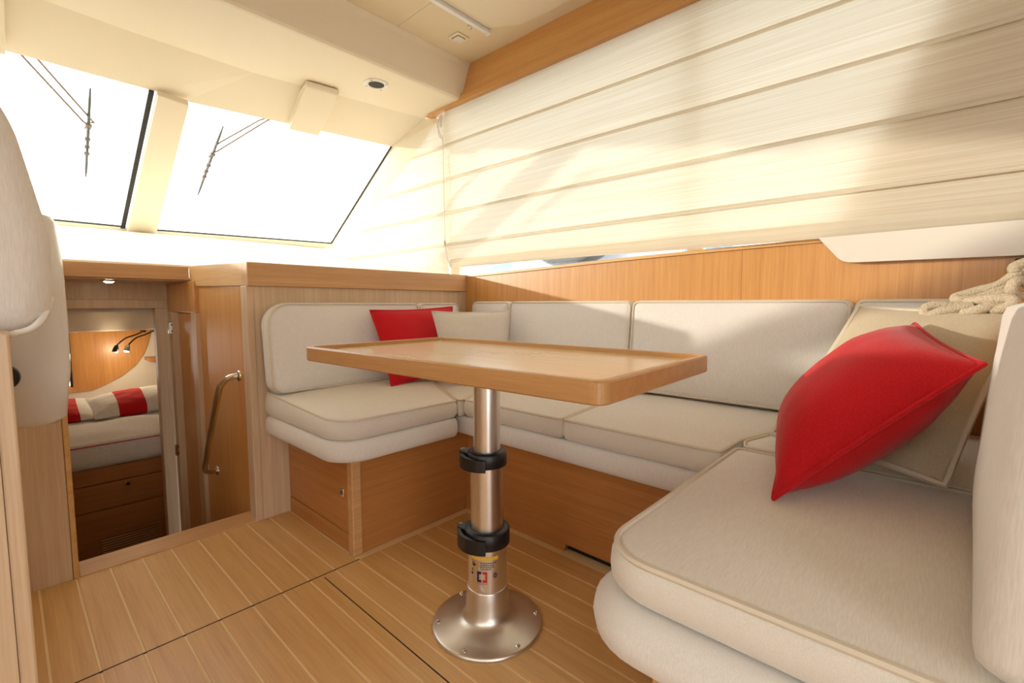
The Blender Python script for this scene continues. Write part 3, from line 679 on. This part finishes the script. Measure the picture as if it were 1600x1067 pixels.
# ---- rope lying over the back cushion
rp = thing('braided_rope', 'thick beige braided rope chained in loops over the back cushion', 'rope', (1.6, -0.06, 0.85))
RR = 0.0115
ropes = [
 [(1.60, -0.22, 0.965), (1.59, -0.165, 0.945), (1.58, -0.125, 0.915), (1.57, -0.095, 0.885), (1.565, -0.06, 0.872), (1.56, -0.035, 0.862), (1.555, -0.022, 0.856), (1.545, -0.028, 0.849), (1.55, -0.055, 0.852), (1.56, -0.085, 0.866), (1.57, -0.115, 0.882)],
 [(1.575, -0.14, 0.885), (1.55, -0.128, 0.893), (1.535, -0.115, 0.888), (1.535, -0.112, 0.87), (1.55, -0.125, 0.858), (1.57, -0.145, 0.868), (1.575, -0.15, 0.885)],
 [(1.56, -0.105, 0.868), (1.55, -0.085, 0.855), (1.54, -0.055, 0.842), (1.535, -0.02, 0.836), (1.53, 0.012, 0.838), (1.525, 0.028, 0.832), (1.52, 0.032, 0.820), (1.515, 0.022, 0.813), (1.515, 0.0, 0.824), (1.52, -0.03, 0.832), (1.525, -0.05, 0.836)],
 [(1.55, -0.03, 0.842), (1.53, -0.055, 0.848), (1.52, -0.085, 0.853), (1.515, -0.108, 0.853), (1.51, -0.115, 0.845), (1.51, -0.10, 0.832), (1.515, -0.08, 0.828)],
 [(1.545, -0.11, 0.853), (1.52, -0.09, 0.842), (1.51, -0.07, 0.832), (1.51, -0.045, 0.822), (1.515, -0.035, 0.822)],
 [(1.60, -0.20, 0.955), (1.585, -0.155, 0.943), (1.575, -0.118, 0.927), (1.575, -0.118, 0.915)],
]
for q in ropes: mesh_obj('rope_strand', tube(catmull(q, 7), RR, seg=12), 'rope', rp, True)
br = mesh_obj('hook_plate', prism([(XS - 0.02, -0.125, 0.952), (XS - 0.02, -0.21, 0.952), (XS - 0.02, -0.21, 0.925), (XS - 0.02, -0.15, 0.918), (XS - 0.02, -0.128, 0.928)], (0.02, 0, 0), bev=0.002), 'black', None, base=(XS - 0.01, -0.16, 0.92))
tag(br, 'small dark hook plate under the white trim where the rope hangs', 'hook')

# ---- large roman shade and small forward shade
FZ = [1.175, 1.35, 1.53, 1.71]
def shade_x(z): return XS - 0.022 - (0.006 if z < 1.1 else 0)
def shade_mesh(ylo, yhi, zb, zt_, name, parent, polycut=None, seed=0.0, x0=0.0):
    """panels between folds, each panel one piece"""
    lv = [zb] + FZ + [zt_]
    for i in range(len(lv) - 1):
        a, b = lv[i], lv[i + 1]
        bm = bmesh.new(); NY, NZ = 60, 10; g = {}
        for j in range(NZ + 1):
            z = a + (b - a) * j / NZ; yl, yh = ylo(z), yhi(z)
            for k in range(NY + 1):
                y = yl + (yh - yl) * k / NY
                d = 0.010 * math.sin(PI * j / NZ) ** 0.8 + 0.006 * (1 - j / NZ)
                d += 0.004 * noise.noise(Vector((y * 1.3, z * 4, seed))) + 0.0016 * noise.noise(Vector((y * 6, z * 9, seed + 4)))
                d += 0.004 * noise.noise(Vector((y * 22, z * 3, seed + 9))) * max(0, 1 - abs(y - yl) / 0.25)
                sag = 0.012 * noise.noise(Vector((y * 1.1, seed, 2))) if i == 0 and j == 0 else 0
                g[j, k] = bm.verts.new((XS - 0.012 + x0 - d, y, z + sag))
        for j in range(NZ):
            for k in range(NY): bm.faces.new((g[j, k], g[j, k + 1], g[j + 1, k + 1], g[j + 1, k]))
        mesh_obj('fabric_panel', bm, 'shade', parent, True)
    for z in FZ:
        bm = bmesh.new(); yl, yh = ylo(z), yhi(z); N = 40; prev = None
        for k in range(N + 1):
            y = yl + (yh - yl) * k / N
            s = 0.004 * noise.noise(Vector((y * 1.3, z * 4, seed)))
            pr = [(-0.006, 0.004), (-0.016, -0.001), (-0.019, -0.008), (-0.016, -0.013), (-0.008, -0.010)]
            row = [bm.verts.new((XS - 0.012 + x0 + dx - s, y, z + dzz)) for dx, dzz in pr]
            if prev:
                for q in range(4): bm.faces.new((prev[q], prev[q + 1], row[q + 1], row[q]))
            prev = row
        mesh_obj('fold', bm, 'shade', parent, True)
rs = thing('roman_shade', 'large cream roman shade hanging across the starboard window', 'shade', (XS - 0.012, 0.9, 1.045), 'roman shades')
shade_mesh(lambda z: -0.36, lambda z: 2.03 + (z - 1.05) * 0.03, 1.048, 1.895, 'roman_shade', rs, seed=1.0)
hm = bmesh.new(); prev = None
for k in range(61):
    y = -0.36 + 2.37 * k / 60; s = 0.012 * noise.noise(Vector((y * 1.1, 1.0, 2)))
    row = [hm.verts.new((XS - 0.018 + dx, y, 1.048 + s + dzz)) for dx, dzz in ((0.0, 0.045), (-0.012, 0.03), (-0.016, 0.0), (-0.010, -0.008), (0.0, -0.004))]
    if prev:
        for q in range(4): hm.faces.new((prev[q], prev[q + 1], row[q + 1], row[q]))
    prev = row
mesh_obj('hem', hm, 'shade', rs, True)
rs2 = thing('roman_shade', 'small tapering cream roman shade between windscreen pillar and large shade', 'shade', (XS, 2.5, 1.0), 'roman shades')
def yh2(z): return 2.10 + (1.868 - z) * (3.165 - 2.10) / (1.868 - 1.232) if z > 1.232 else 3.165
shade_mesh(lambda z: 2.035 + (z - 1.05) * 0.03, yh2, 1.0, 1.88, 'roman_shade', rs2, seed=5.0, x0=0.008)
# cord cleat and blind chain
cc = thing('cord_cleat', 'small clear cord cleat with looped cord at the top of the shade joint', 'cleat', (XS - 0.045, 2.06, 1.80))
mesh_obj('cleat', BX(XS - 0.05, XS - 0.035, 2.053, 2.068, 1.80, 1.865, bev=0.004), 'plastic', cc)
mesh_obj('cord', tube(catmull([(XS - 0.05, 2.06, 1.85), (XS - 0.058, 2.068, 1.81), (XS - 0.055, 2.055, 1.77), (XS - 0.05, 2.045, 1.735), (XS - 0.055, 2.06, 1.75), (XS - 0.056, 2.066, 1.80)], 6), 0.003, seg=6), 'plastic', cc, True)
ch = rs
mesh_obj('pull_cord', tube(catmull([(XS - 0.045, 2.04, 1.75), (XS - 0.045, 2.035, 1.4), (XS - 0.045, 2.03, 1.2), (XS - 0.042, 2.02, 1.1), (XS - 0.035, 1.99, 1.035)], 6), 0.0022, seg=6), 'plastic', ch, True)
mesh_obj('toggle', lathe([(0.003, 0.0), (0.008, 0.008), (0.008, 0.022), (0.003, 0.03)], (XS - 0.046, 2.032, 1.16), 'z', 12), 'plastic', ch, True)

# ---- handrail on the companionway side
hr = thing('handrail', 'polished steel handrail on the companionway side wall', 'handrail', (0.62, 2.27, 0.06))
mesh_obj('rail', tube(catmull([(0.632, 2.085, 0.553), (0.60, 2.10, 0.545), (0.582, 2.125, 0.52), (0.575, 2.15, 0.485), (0.572, 2.28, 0.29), (0.572, 2.36, 0.16), (0.575, 2.40, 0.105), (0.59, 2.415, 0.083), (0.61, 2.43, 0.075), (0.632, 2.44, 0.07)], 8), 0.0125, seg=16), 'chrome', hr, True)
for y, z in ((2.085, 0.553), (2.44, 0.07)):
    mesh_obj('flange', lathe([(0.022, 0.0), (0.021, -0.004), (0.014, -0.007)], (0.632, y, z), 'x', 24), 'chrome', hr, True)
# ---- companionway header spot
lt = thing('recessed_spot', 'small lit recessed spotlight under the companionway header', 'light', (0.34, 2.85, 0.95))
mesh_obj('bezel', lathe([(0.018, 0.0), (0.032, -0.001), (0.034, -0.005), (0.03, -0.007), (0.02, -0.004)], (0.34, 2.85, 0.952), 'z', 28), 'chrome', lt, True)
mesh_obj('lens', lathe([(0.002, -0.013), (0.012, -0.012), (0.018, -0.008), (0.019, -0.001)], (0.34, 2.85, 0.952), 'z', 20), 'lamp', lt)

# ---- forward cabin: berth, mattress, pillows, lamps
bd = thing('berth_base', 'wooden berth base with drawer and louvred panel in the forward cabin', 'bed', (0.45, 3.6, -0.7))
mesh_obj('carcass', BX(-0.55, 1.48, 3.64, 4.62, -0.70, -0.13), 'goldx', bd)
mesh_obj('top_rail', BX(-0.55, 1.48, 3.60, 3.64, -0.214, -0.122, bev=0.002), 'goldx', bd)
dw = mesh_obj('drawer', BX(-0.1, 0.95, 3.602, 3.64, -0.374, -0.219, bev=0.002), 'goldx', bd)
latch(dw, 0.455, 3.602, -0.25, 'y', 0.014)
lp = mesh_obj('lower_panel', BX(-0.55, 1.48, 3.604, 3.64, -0.70, -0.379, bev=0.002), 'goldx', bd)
mesh_obj('louvre_shade_sheet', BX(0.32, 0.595, 3.6025, 3.606, -0.695, -0.552), 'dark', lp)  # flat dark sheet, its colour stands for the shade behind the slats
for k in range(9):
    z = -0.69 + k * 0.0155
    mesh_obj('louvre_slat', prism([(0.32, 3.602, z), (0.32, 3.596, z + 0.002), (0.32, 3.601, z + 0.010), (0.32, 3.604, z + 0.010)], (0.275, 0, 0)), 'goldx', lp)
mt = cushion('mattress', [(-0.55, 3.585), (1.47, 3.585), (1.47, 4.60), (-0.55, 4.60)], [0.03] * 4, -0.12, 0.035, 0.03, 0.05, 'sheet', base=(0.45, 4.0, -0.12), piping=False, wob=0.02)
tag(mt, 'white mattress with thin red piping on the forward berth', 'mattress')
mesh_obj('red_piping', BX(-0.5, 1.42, 3.577, 3.584, 0.018, 0.024, bev=0.002), 'redprint', mt)
o = pillow('bed_pillow', (0.36, 3.98, 0.10), (0.92, 4.05, 0.12), (0.90, 4.32, 0.22), (0.34, 4.25, 0.20), 0.15, ['sheet', 'red'], base=(0.6, 4.15, 0.1), bow=0.03, seed=2, wr=0.02, stripe=lambda u, v: 0.22 < u < 0.48)
tag(o, 'white bed pillow with a broad red stripe in the forward cabin', 'pillow', 'bed pillows')
o = pillow('bed_pillow', (-0.16, 4.05, 0.105), (0.40, 4.02, 0.10), (0.40, 4.32, 0.19), (-0.16, 4.34, 0.19), 0.12, ['red', 'sheet'], base=(0.2, 4.2, 0.09), bow=0.03, seed=4, wr=0.02, stripe=lambda u, v: u > 0.84)
tag(o, 'red bed pillow with a white end in the forward cabin', 'pillow', 'bed pillows')
def lamp(x0, x1, lit, label):
    l = thing('reading_lamp', label, 'lamp', (x0, 4.45, 0.64), 'reading lamps')
    y = 4.38
    mesh_obj('mount', lathe([(0.018, 0.0), (0.016, -0.012), (0.008, -0.016)], (x0, y, 0.648), 'z', 18), 'black', l, True)
    mesh_obj('gooseneck', tube(catmull([(x0, y, 0.64), (x0 - 0.05, y, 0.615), ((x0 + x1) / 2 - 0.02, y, 0.595), (x1 + 0.015, y - 0.01, 0.555), (x1, y - 0.015, 0.53)], 6), 0.005, seg=8), 'black', l, True)
    hd_ = mesh_obj('lamp_head', tube([(x1 + 0.006, y - 0.014, 0.545), (x1, y - 0.018, 0.525), (x1 - 0.008, y - 0.022, 0.50)], 0.016, seg=16, radii=[0.010, 0.017, 0.018]), 'black' if not lit else 'chrome', l, True)
    mesh_obj('lens', tube([(x1 - 0.008, y - 0.022, 0.5005), (x1 - 0.0095, y - 0.023, 0.496)], 0.0145, seg=16), 'lamp' if lit else 'plastic', hd_)
    if lit:
        ld = bpy.data.lights.new('reading_lamp_light', 'POINT'); lo = bpy.data.objects.new('reading_lamp_light', ld); COL.objects.link(lo)
        ld.energy = 1.1; ld.color = (1, 0.78, 0.5); ld.shadow_soft_size = 0.015; lo.location = (x1 - 0.02, y - 0.035, 0.475)
lamp(0.70, 0.535, False, 'dark gooseneck reading lamp, switched off, over the forward berth')
lamp(0.76, 0.60, True, 'lit gooseneck reading lamp over the forward berth')

# ---- helm side: cabinet, seat, instrument strip
cbn = thing('helm_cabinet', 'pale wooden cabinet end below the white helm seat', 'cabinet', (-0.3, 1.0, 0))
mesh_obj('side_panel', BX(-0.014, 0.004, 0.90, 1.20, 0.0, 0.802, bev=0.003), 'veneer', cbn)
mesh_obj('back_panel', BX(-0.62, -0.014, 0.898, 0.922, 0.0, 0.801), 'veneer', cbn)
mesh_obj('lid', BX(-0.62, -0.022, 0.922, 1.2, 0.78, 0.798), 'capx', cbn)
hs = thing('helm_chair', 'white padded helm seat with moulded glossy shell', 'chair', (-0.25, 1.2, 0.6))
F = frame((0, 1.10, 0.80), (1, 0, 0), (0, 0, 1))
cushion('seat_pad', [(-0.5, 0.0), (0.046, 0.0), (0.052, 0.14), (0.022, 0.30), (-0.05, 0.46), (-0.46, 0.46), (-0.5, 0.3)], [0.05, 0.045, 0.08, 0.2, 0.1, 0.1, 0.05], 0.0, 0.10, 0.03, 0.015, 'seat', frame=F, parent=hs, piping=False)
mesh_obj('pad_piping', tube(catmull([(-0.49, 1.0, 0.803), (-0.05, 0.995, 0.797), (0.012, 1.0, 0.798), (0.038, 1.01, 0.815), (0.052, 1.05, 0.85)], 6), 0.005, seg=8), 'plastic', hs, True)
cushion('moulded_shell', [(-0.55, 1.28), (0.086, 1.28), (0.086, 1.56), (-0.55, 1.56)], [0.03, 0.05, 0.05, 0.03], 0.60, 1.02, 0.03, 0.004, 'white', parent=hs, piping=False, bulge=0.004, wob=0)
mesh_obj('adjuster_knob', lathe([(0.022, 0.0), (0.024, -0.006), (0.022, -0.02), (0.012, -0.023)], (-0.008, 1.278, 0.705), 'y', 24), 'black', hs, True)
ip = mesh_obj('instrument_strip', BX(0.099, 0.116, YF - 0.012, YF - 0.003, 0.85, 1.035, bev=0.003), 'black', None, base=(0.105, YF - 0.008, 0.85))
tag(ip, 'narrow dark instrument edge beside the companionway at the helm', 'instrument')

# ---- ceiling fittings
spk = thing('ceiling_speaker', 'round ceiling speaker with dark grille in the soffit', 'speaker', (1.284, 2.07, 1.9))
mesh_obj('bezel', lathe([(0.036, 0.0), (0.058, 0.0), (0.058, -0.003), (0.05, -0.007), (0.040, -0.006), (0.036, -0.002)], (1.284, 2.07, 1.90), 'z', 40), 'plastic', spk, True)
mesh_obj('grille', lathe([(0.001, -0.001), (0.037, -0.001), (0.037, 0.002)], (1.284, 2.07, 1.8975), 'z', 32), 'grille', spk)
for a in (0.6, 2.2, 3.7, 5.3): mesh_obj('screw', lathe([(0.0035, 0.0), (0.003, -0.001)], (1.284 + 0.05 * math.cos(a), 2.07 + 0.05 * math.sin(a), 1.8935), 'z', 10), 'dark', spk)
sq = thing('ceiling_vent', 'square cream ceiling fitting beside the white track', 'vent', (1.487, 1.70, 2.06))
mesh_obj('frame', BX(1.452, 1.522, 1.665, 1.735, 2.054, 2.06, bev=0.003), 'cream', sq)
mesh_obj('joint', BX(1.464, 1.510, 1.677, 1.723, 2.0525, 2.055), 'greyprint', sq)
mesh_obj('insert', BX(1.466, 1.508, 1.679, 1.721, 2.050, 2.054, bev=0.002), 'offwhite', sq)
tk = thing('blind_track', 'white hatch blind track with small latch on the ceiling', 'track', (1.3, 1.555, 2.05))
mesh_obj('track', BX(0.6, 1.53, 1.547, 1.567, 2.04, 2.06, bev=0.002), 'white', tk)
mesh_obj('end_cap', BX(1.53, 1.542, 1.544, 1.570, 2.038, 2.06, bev=0.002), 'plastic', tk)
mesh_obj('latch', lathe([(0.004, 0.02), (0.010, 0.012), (0.010, 0.004), (0.006, 0.0)], (1.452, 1.585, 2.04), 'z', 16), 'chrome', tk, True)
# wiper motor covers on the windscreen header band
def cover(x, label, yoff=0.0, rz=0.0):
    # wedge-shaped cover: sits on the band, deeper at its aft end
    o = thing('wiper_motor_cover', label, 'cover', (x, 2.45 + yoff, 1.84), 'wiper motor covers')
    hw = 0.078
    prof = [(2.255, 1.898), (2.26, 1.872), (2.30, 1.858), (2.585, 1.762), (2.60, 1.768), (2.61, 1.815), (2.38, 1.893)]
    R_ = Matrix.Rotation(rz, 4, 'Z'); c0 = Vector((x, 2.43, 0))
    pts = [c0 + R_ @ (Vector((x - hw, y, z)) - c0) + Vector((0, yoff, 0)) for y, z in prof]
    mesh_obj('housing', prism(pts, R_ @ Vector((2 * hw, 0, 0)), bev=0.01), 'cream', o)
    return o
cover(1.135, 'cream wedge-shaped wiper motor cover above the starboard windscreen pane', 0.0, math.radians(-8))
cover(-0.015, 'cream wedge-shaped wiper motor cover above the centre windscreen pane', 0.03)

# ---- wipers outside the panes
def wiper(label, blade, arm1, arm2, pivot, nrm):
    n = -Vector(nrm)
    o = thing('windscreen_wiper', label, 'wiper', pivot, 'windscreen wipers')
    a, b = Vector(blade[0]), Vector(blade[1]); L = b - a
    path = [a + L * k / 10 + n * (0.012 * math.sin(PI * k / 10)) for k in range(11)]
    mesh_obj('blade', tube([a + L * k / 10 for k in range(11)], 0.004, seg=6, radii=[0.003] + [0.0055] * 9 + [0.003]), 'gasket', o)
    mesh_obj('blade_frame', tube(path, 0.004, seg=6, radii=[0.003 + 0.005 * math.sin(PI * k / 10) for k in range(11)]), 'tan', o)
    mid = a + L * 0.42
    mesh_obj('clip', BX(mid.x - 0.012, mid.x + 0.012, mid.y - 0.03, mid.y + 0.03, mid.z + 0.005, mid.z + 0.02, bev=0.003), 'tan', o)
    for k in (0.55, 0.64, 0.72): p_ = a + L * k; mesh_obj('claw', BX(p_.x - 0.010, p_.x + 0.010, p_.y - 0.012, p_.y + 0.012, p_.z, p_.z + 0.012, bev=0.002), 'tan', o)
    for arm in (arm1, arm2): mesh_obj('arm', tube(arm, 0.0042, seg=6), 'tan', o)
wiper('slim wiper hanging over the centre windscreen pane', ((0.315, 2.793, 1.781), (0.332, 3.312, 1.501)), [(-0.02, 2.55, 1.91), (0.099, 2.711, 1.825), (0.303, 2.974, 1.683), (0.318, 2.985, 1.678)], [(0.03, 2.55, 1.91), (0.146, 2.713, 1.824), (0.34, 2.968, 1.686), (0.318, 2.972, 1.684)], (0.0, 2.55, 1.9), nin)
wiper('slim wiper standing over the starboard windscreen pane', ((0.833, 2.809, 1.765), (0.830, 3.318, 1.491)), [(1.12, 2.55, 1.875), (0.973, 2.706, 1.807), (0.847, 2.908, 1.711), (0.835, 2.93, 1.70)], [(1.15, 2.54, 1.88), (1.009, 2.689, 1.813), (0.847, 2.97, 1.677), (0.833, 2.985, 1.67)], (1.13, 2.55, 1.87), n2)

# ---- outside: water, neighbouring boat, round fender
wt = struct('water', BX(-60, 60, -60, 60, -1.35, -1.3), 'water')
nb = thing('neighbour_boat', 'white neighbouring boat glimpsed below the large shade', 'boat', (6.0, 2.5, -1.3))
mesh_obj('hull', prism([(5.2, -6, 0.9), (5.2, 9, 0.9), (5.6, 9, -1.3), (5.6, -6, -1.3)], (2.5, 0, 0)), 'hull', nb)
mesh_obj('cabin_side', BX(5.5, 7.0, -4, 8, 0.9, 3.0, bev=0.1), 'hull', nb)
for k in range(9): mesh_obj('stanchion', tube([(5.25, -3 + k * 1.3, 0.9), (5.25, -3 + k * 1.3, 1.7)], 0.02), 'chrome', nb)
for y0, y1, z0, z1 in ((5.0, 5.5, 1.1, 1.7), (1.75, 2.3, 1.15, 1.6), (0.9, 1.25, 1.15, 1.6), (0.2, 0.4, 1.15, 1.5)): mesh_obj('cabin_window', BX(5.48, 5.52, y0, y1, z0, z1, bev=0.01), 'blue', nb)
fd = thing('round_fender', 'dark round fender with black rim outside the starboard window', 'fender', (5.1, 3.62, 1.3))
fc = (5.04, 3.62, 2.27)
mesh_obj('face', lathe([(0.001, 0.0), (0.77, 0.0), (0.77, 0.16), (0.001, 0.16)], fc, 'x', 96), 'fenderg', fd)
mesh_obj('rim', lathe([(0.75, 0.0), (0.76, -0.06), (0.82, -0.09), (0.91, -0.08), (0.95, 0.0), (0.94, 0.12), (0.75, 0.16)], fc, 'x', 96), 'black', fd, True)
mesh_obj('ring', lathe([(0.787, -0.06), (0.795, -0.095), (0.807, -0.095), (0.811, -0.06)], fc, 'x', 96), 'plastic', fd, True)
mesh_obj('bracket', BX(5.19, 5.5, 3.4, 3.84, 2.2, 2.4, bev=0.02), 'black', fd)
